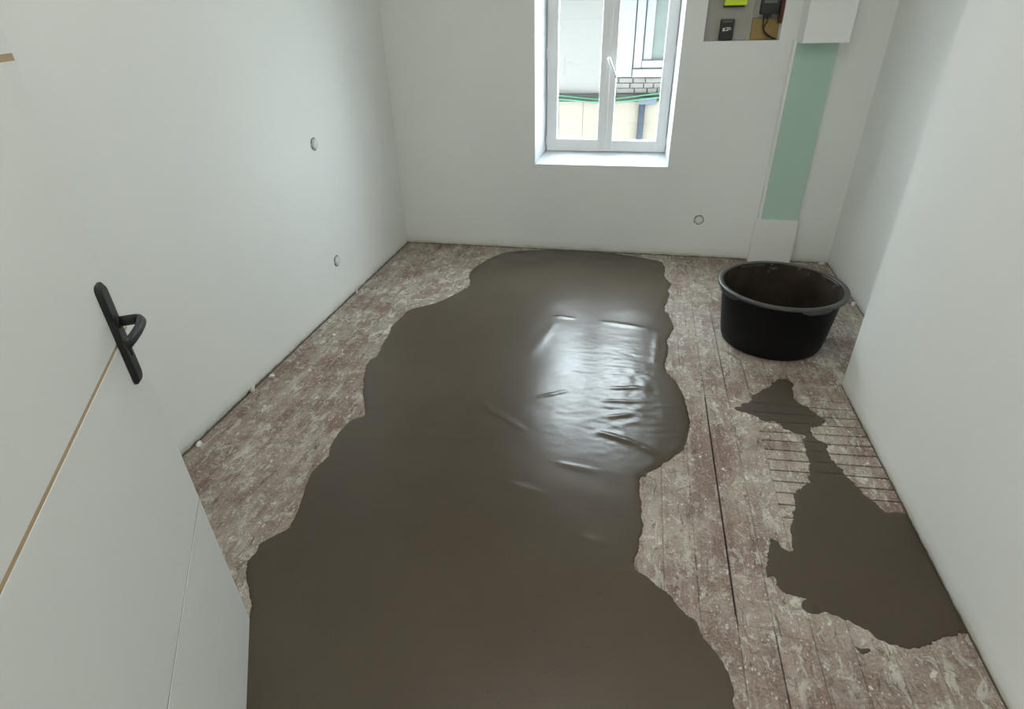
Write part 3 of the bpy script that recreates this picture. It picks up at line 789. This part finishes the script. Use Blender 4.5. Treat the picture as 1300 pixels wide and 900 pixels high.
chip((XR-0.022, 3.496, 0), 0.011, 0.014, 0.020, 0.3, 0.1, 'dusty plaster lump at the recess wall right of the black tub', 5)
chip((XR-0.040, YB-0.018, 0), 0.026, 0.012, 0.012, 0.1, 0.0, 'plaster lump in the far right corner behind the black tub', 6)
chip((XL+0.14, 2.62, 0), 0.010, 0.014, 0.006, 0.5, 0.0, 'flat white plaster crumb on the boards between left wall and pour', 8)

# ------------------------------------------------------------------ outside: the house across the alley
FY = 7.4
fac = empty('neighbour_house', (0, FY, -3.0))
tag(fac, 'pale plastered house across the alley, seen through the window', 'building')
def FB(name, x0, x1, d0, d1, z0, z1, mat, parent=fac, bevel=0.0):
    o = box(name, x0, x1, -d1, -d0, z0+3.0, z1+3.0, mat, parent, bevel)
    return o
FTOP = 2.0; HX0, HX1 = -2.3, 1.5
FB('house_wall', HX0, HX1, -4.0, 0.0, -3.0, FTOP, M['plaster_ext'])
FB('shade_overhang', HX0-0.5, HX1+0.5, -4.1, 1.0, FTOP, FTOP+0.08, M['stone'])  # deep overhang added out of view to keep sky light off the facade
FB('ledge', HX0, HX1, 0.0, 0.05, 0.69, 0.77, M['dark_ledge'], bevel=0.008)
px = HX0; i = 0
while px < HX1-0.37:
    w_ = (0.335, 0.29, 0.36)[i % 3]; i += 1
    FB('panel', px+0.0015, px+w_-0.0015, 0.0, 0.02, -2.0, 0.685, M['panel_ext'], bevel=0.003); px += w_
for r in range(3):
    sx = -0.31-0.05*r; j = 0
    while sx < HX1-0.25:
        w_ = random.uniform(0.10, 0.22)
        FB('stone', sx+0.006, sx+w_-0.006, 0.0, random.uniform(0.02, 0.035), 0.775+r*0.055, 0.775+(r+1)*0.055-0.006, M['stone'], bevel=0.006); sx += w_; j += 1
nw = empty('window', (0, 0, 0)); nw.parent = fac
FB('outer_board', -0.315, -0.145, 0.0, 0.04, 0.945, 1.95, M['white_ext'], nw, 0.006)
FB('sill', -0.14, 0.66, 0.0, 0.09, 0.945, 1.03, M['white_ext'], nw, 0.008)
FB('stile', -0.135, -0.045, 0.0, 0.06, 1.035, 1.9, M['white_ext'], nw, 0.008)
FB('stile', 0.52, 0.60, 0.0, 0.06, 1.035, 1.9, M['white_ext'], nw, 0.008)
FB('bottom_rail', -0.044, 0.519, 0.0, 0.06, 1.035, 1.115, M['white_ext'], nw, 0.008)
FB('pane', -0.044, 0.519, 0.005, 0.012, 1.116, 1.9, M['pane_reflection'], nw)
FB('pane_reflection', -0.035, 0.06, 0.013, 0.03, 1.116, 1.9, M['white_ext'], nw, 0.006)  # pale strip over the pane, for its bright reflection
pp = tube('downpipe', [(0.0, -0.06, 0.0), (0.0, -0.06, 3.69)], 0.036, M['blue_pipe'], fac, 14)
pp.location = (0.0, 0, 0)
FB('pipe_head', -0.05, 0.16, 0.03, 0.10, 0.66, 0.735, M['blue_pipe'], bevel=0.01)
def hose(name, pts, label, dy=0.10):
    c = catmull(pts, False, 0.08)
    o = tube(name, [(q.x, FY-dy, q.y) for q in c], 0.011, M['green_cable'], None, 8); return tag(o, label, 'hose')
hose('green_hose', [(HX0, 0.75), (-1.5, 0.78), (-0.95, 0.755), (-0.5, 0.715), (-0.2, 0.735), (0.3, 0.785), (0.9, 0.76), (HX1, 0.78)], 'sagging green hose along the ledge of the house outside, upper one')
hose('green_hose', [(HX0, 0.71), (-1.5, 0.72), (-0.95, 0.72), (-0.55, 0.69), (-0.2, 0.70), (0.3, 0.745), (0.9, 0.70), (HX1, 0.72)], 'green hose along the ledge of the house outside, lower one', 0.135)
tag(box('ground', -30, 30, YB+T, 40, -3.1, -3.0, M['ground_ext']), kind='structure')
tag(box('wall_alley_shade', -6, 6, YB+T-0.2, YB+T, HC+0.11, 6.5, M['plaster_ext']), kind='structure')  # unseen wall added to shade the alley and the facade opposite
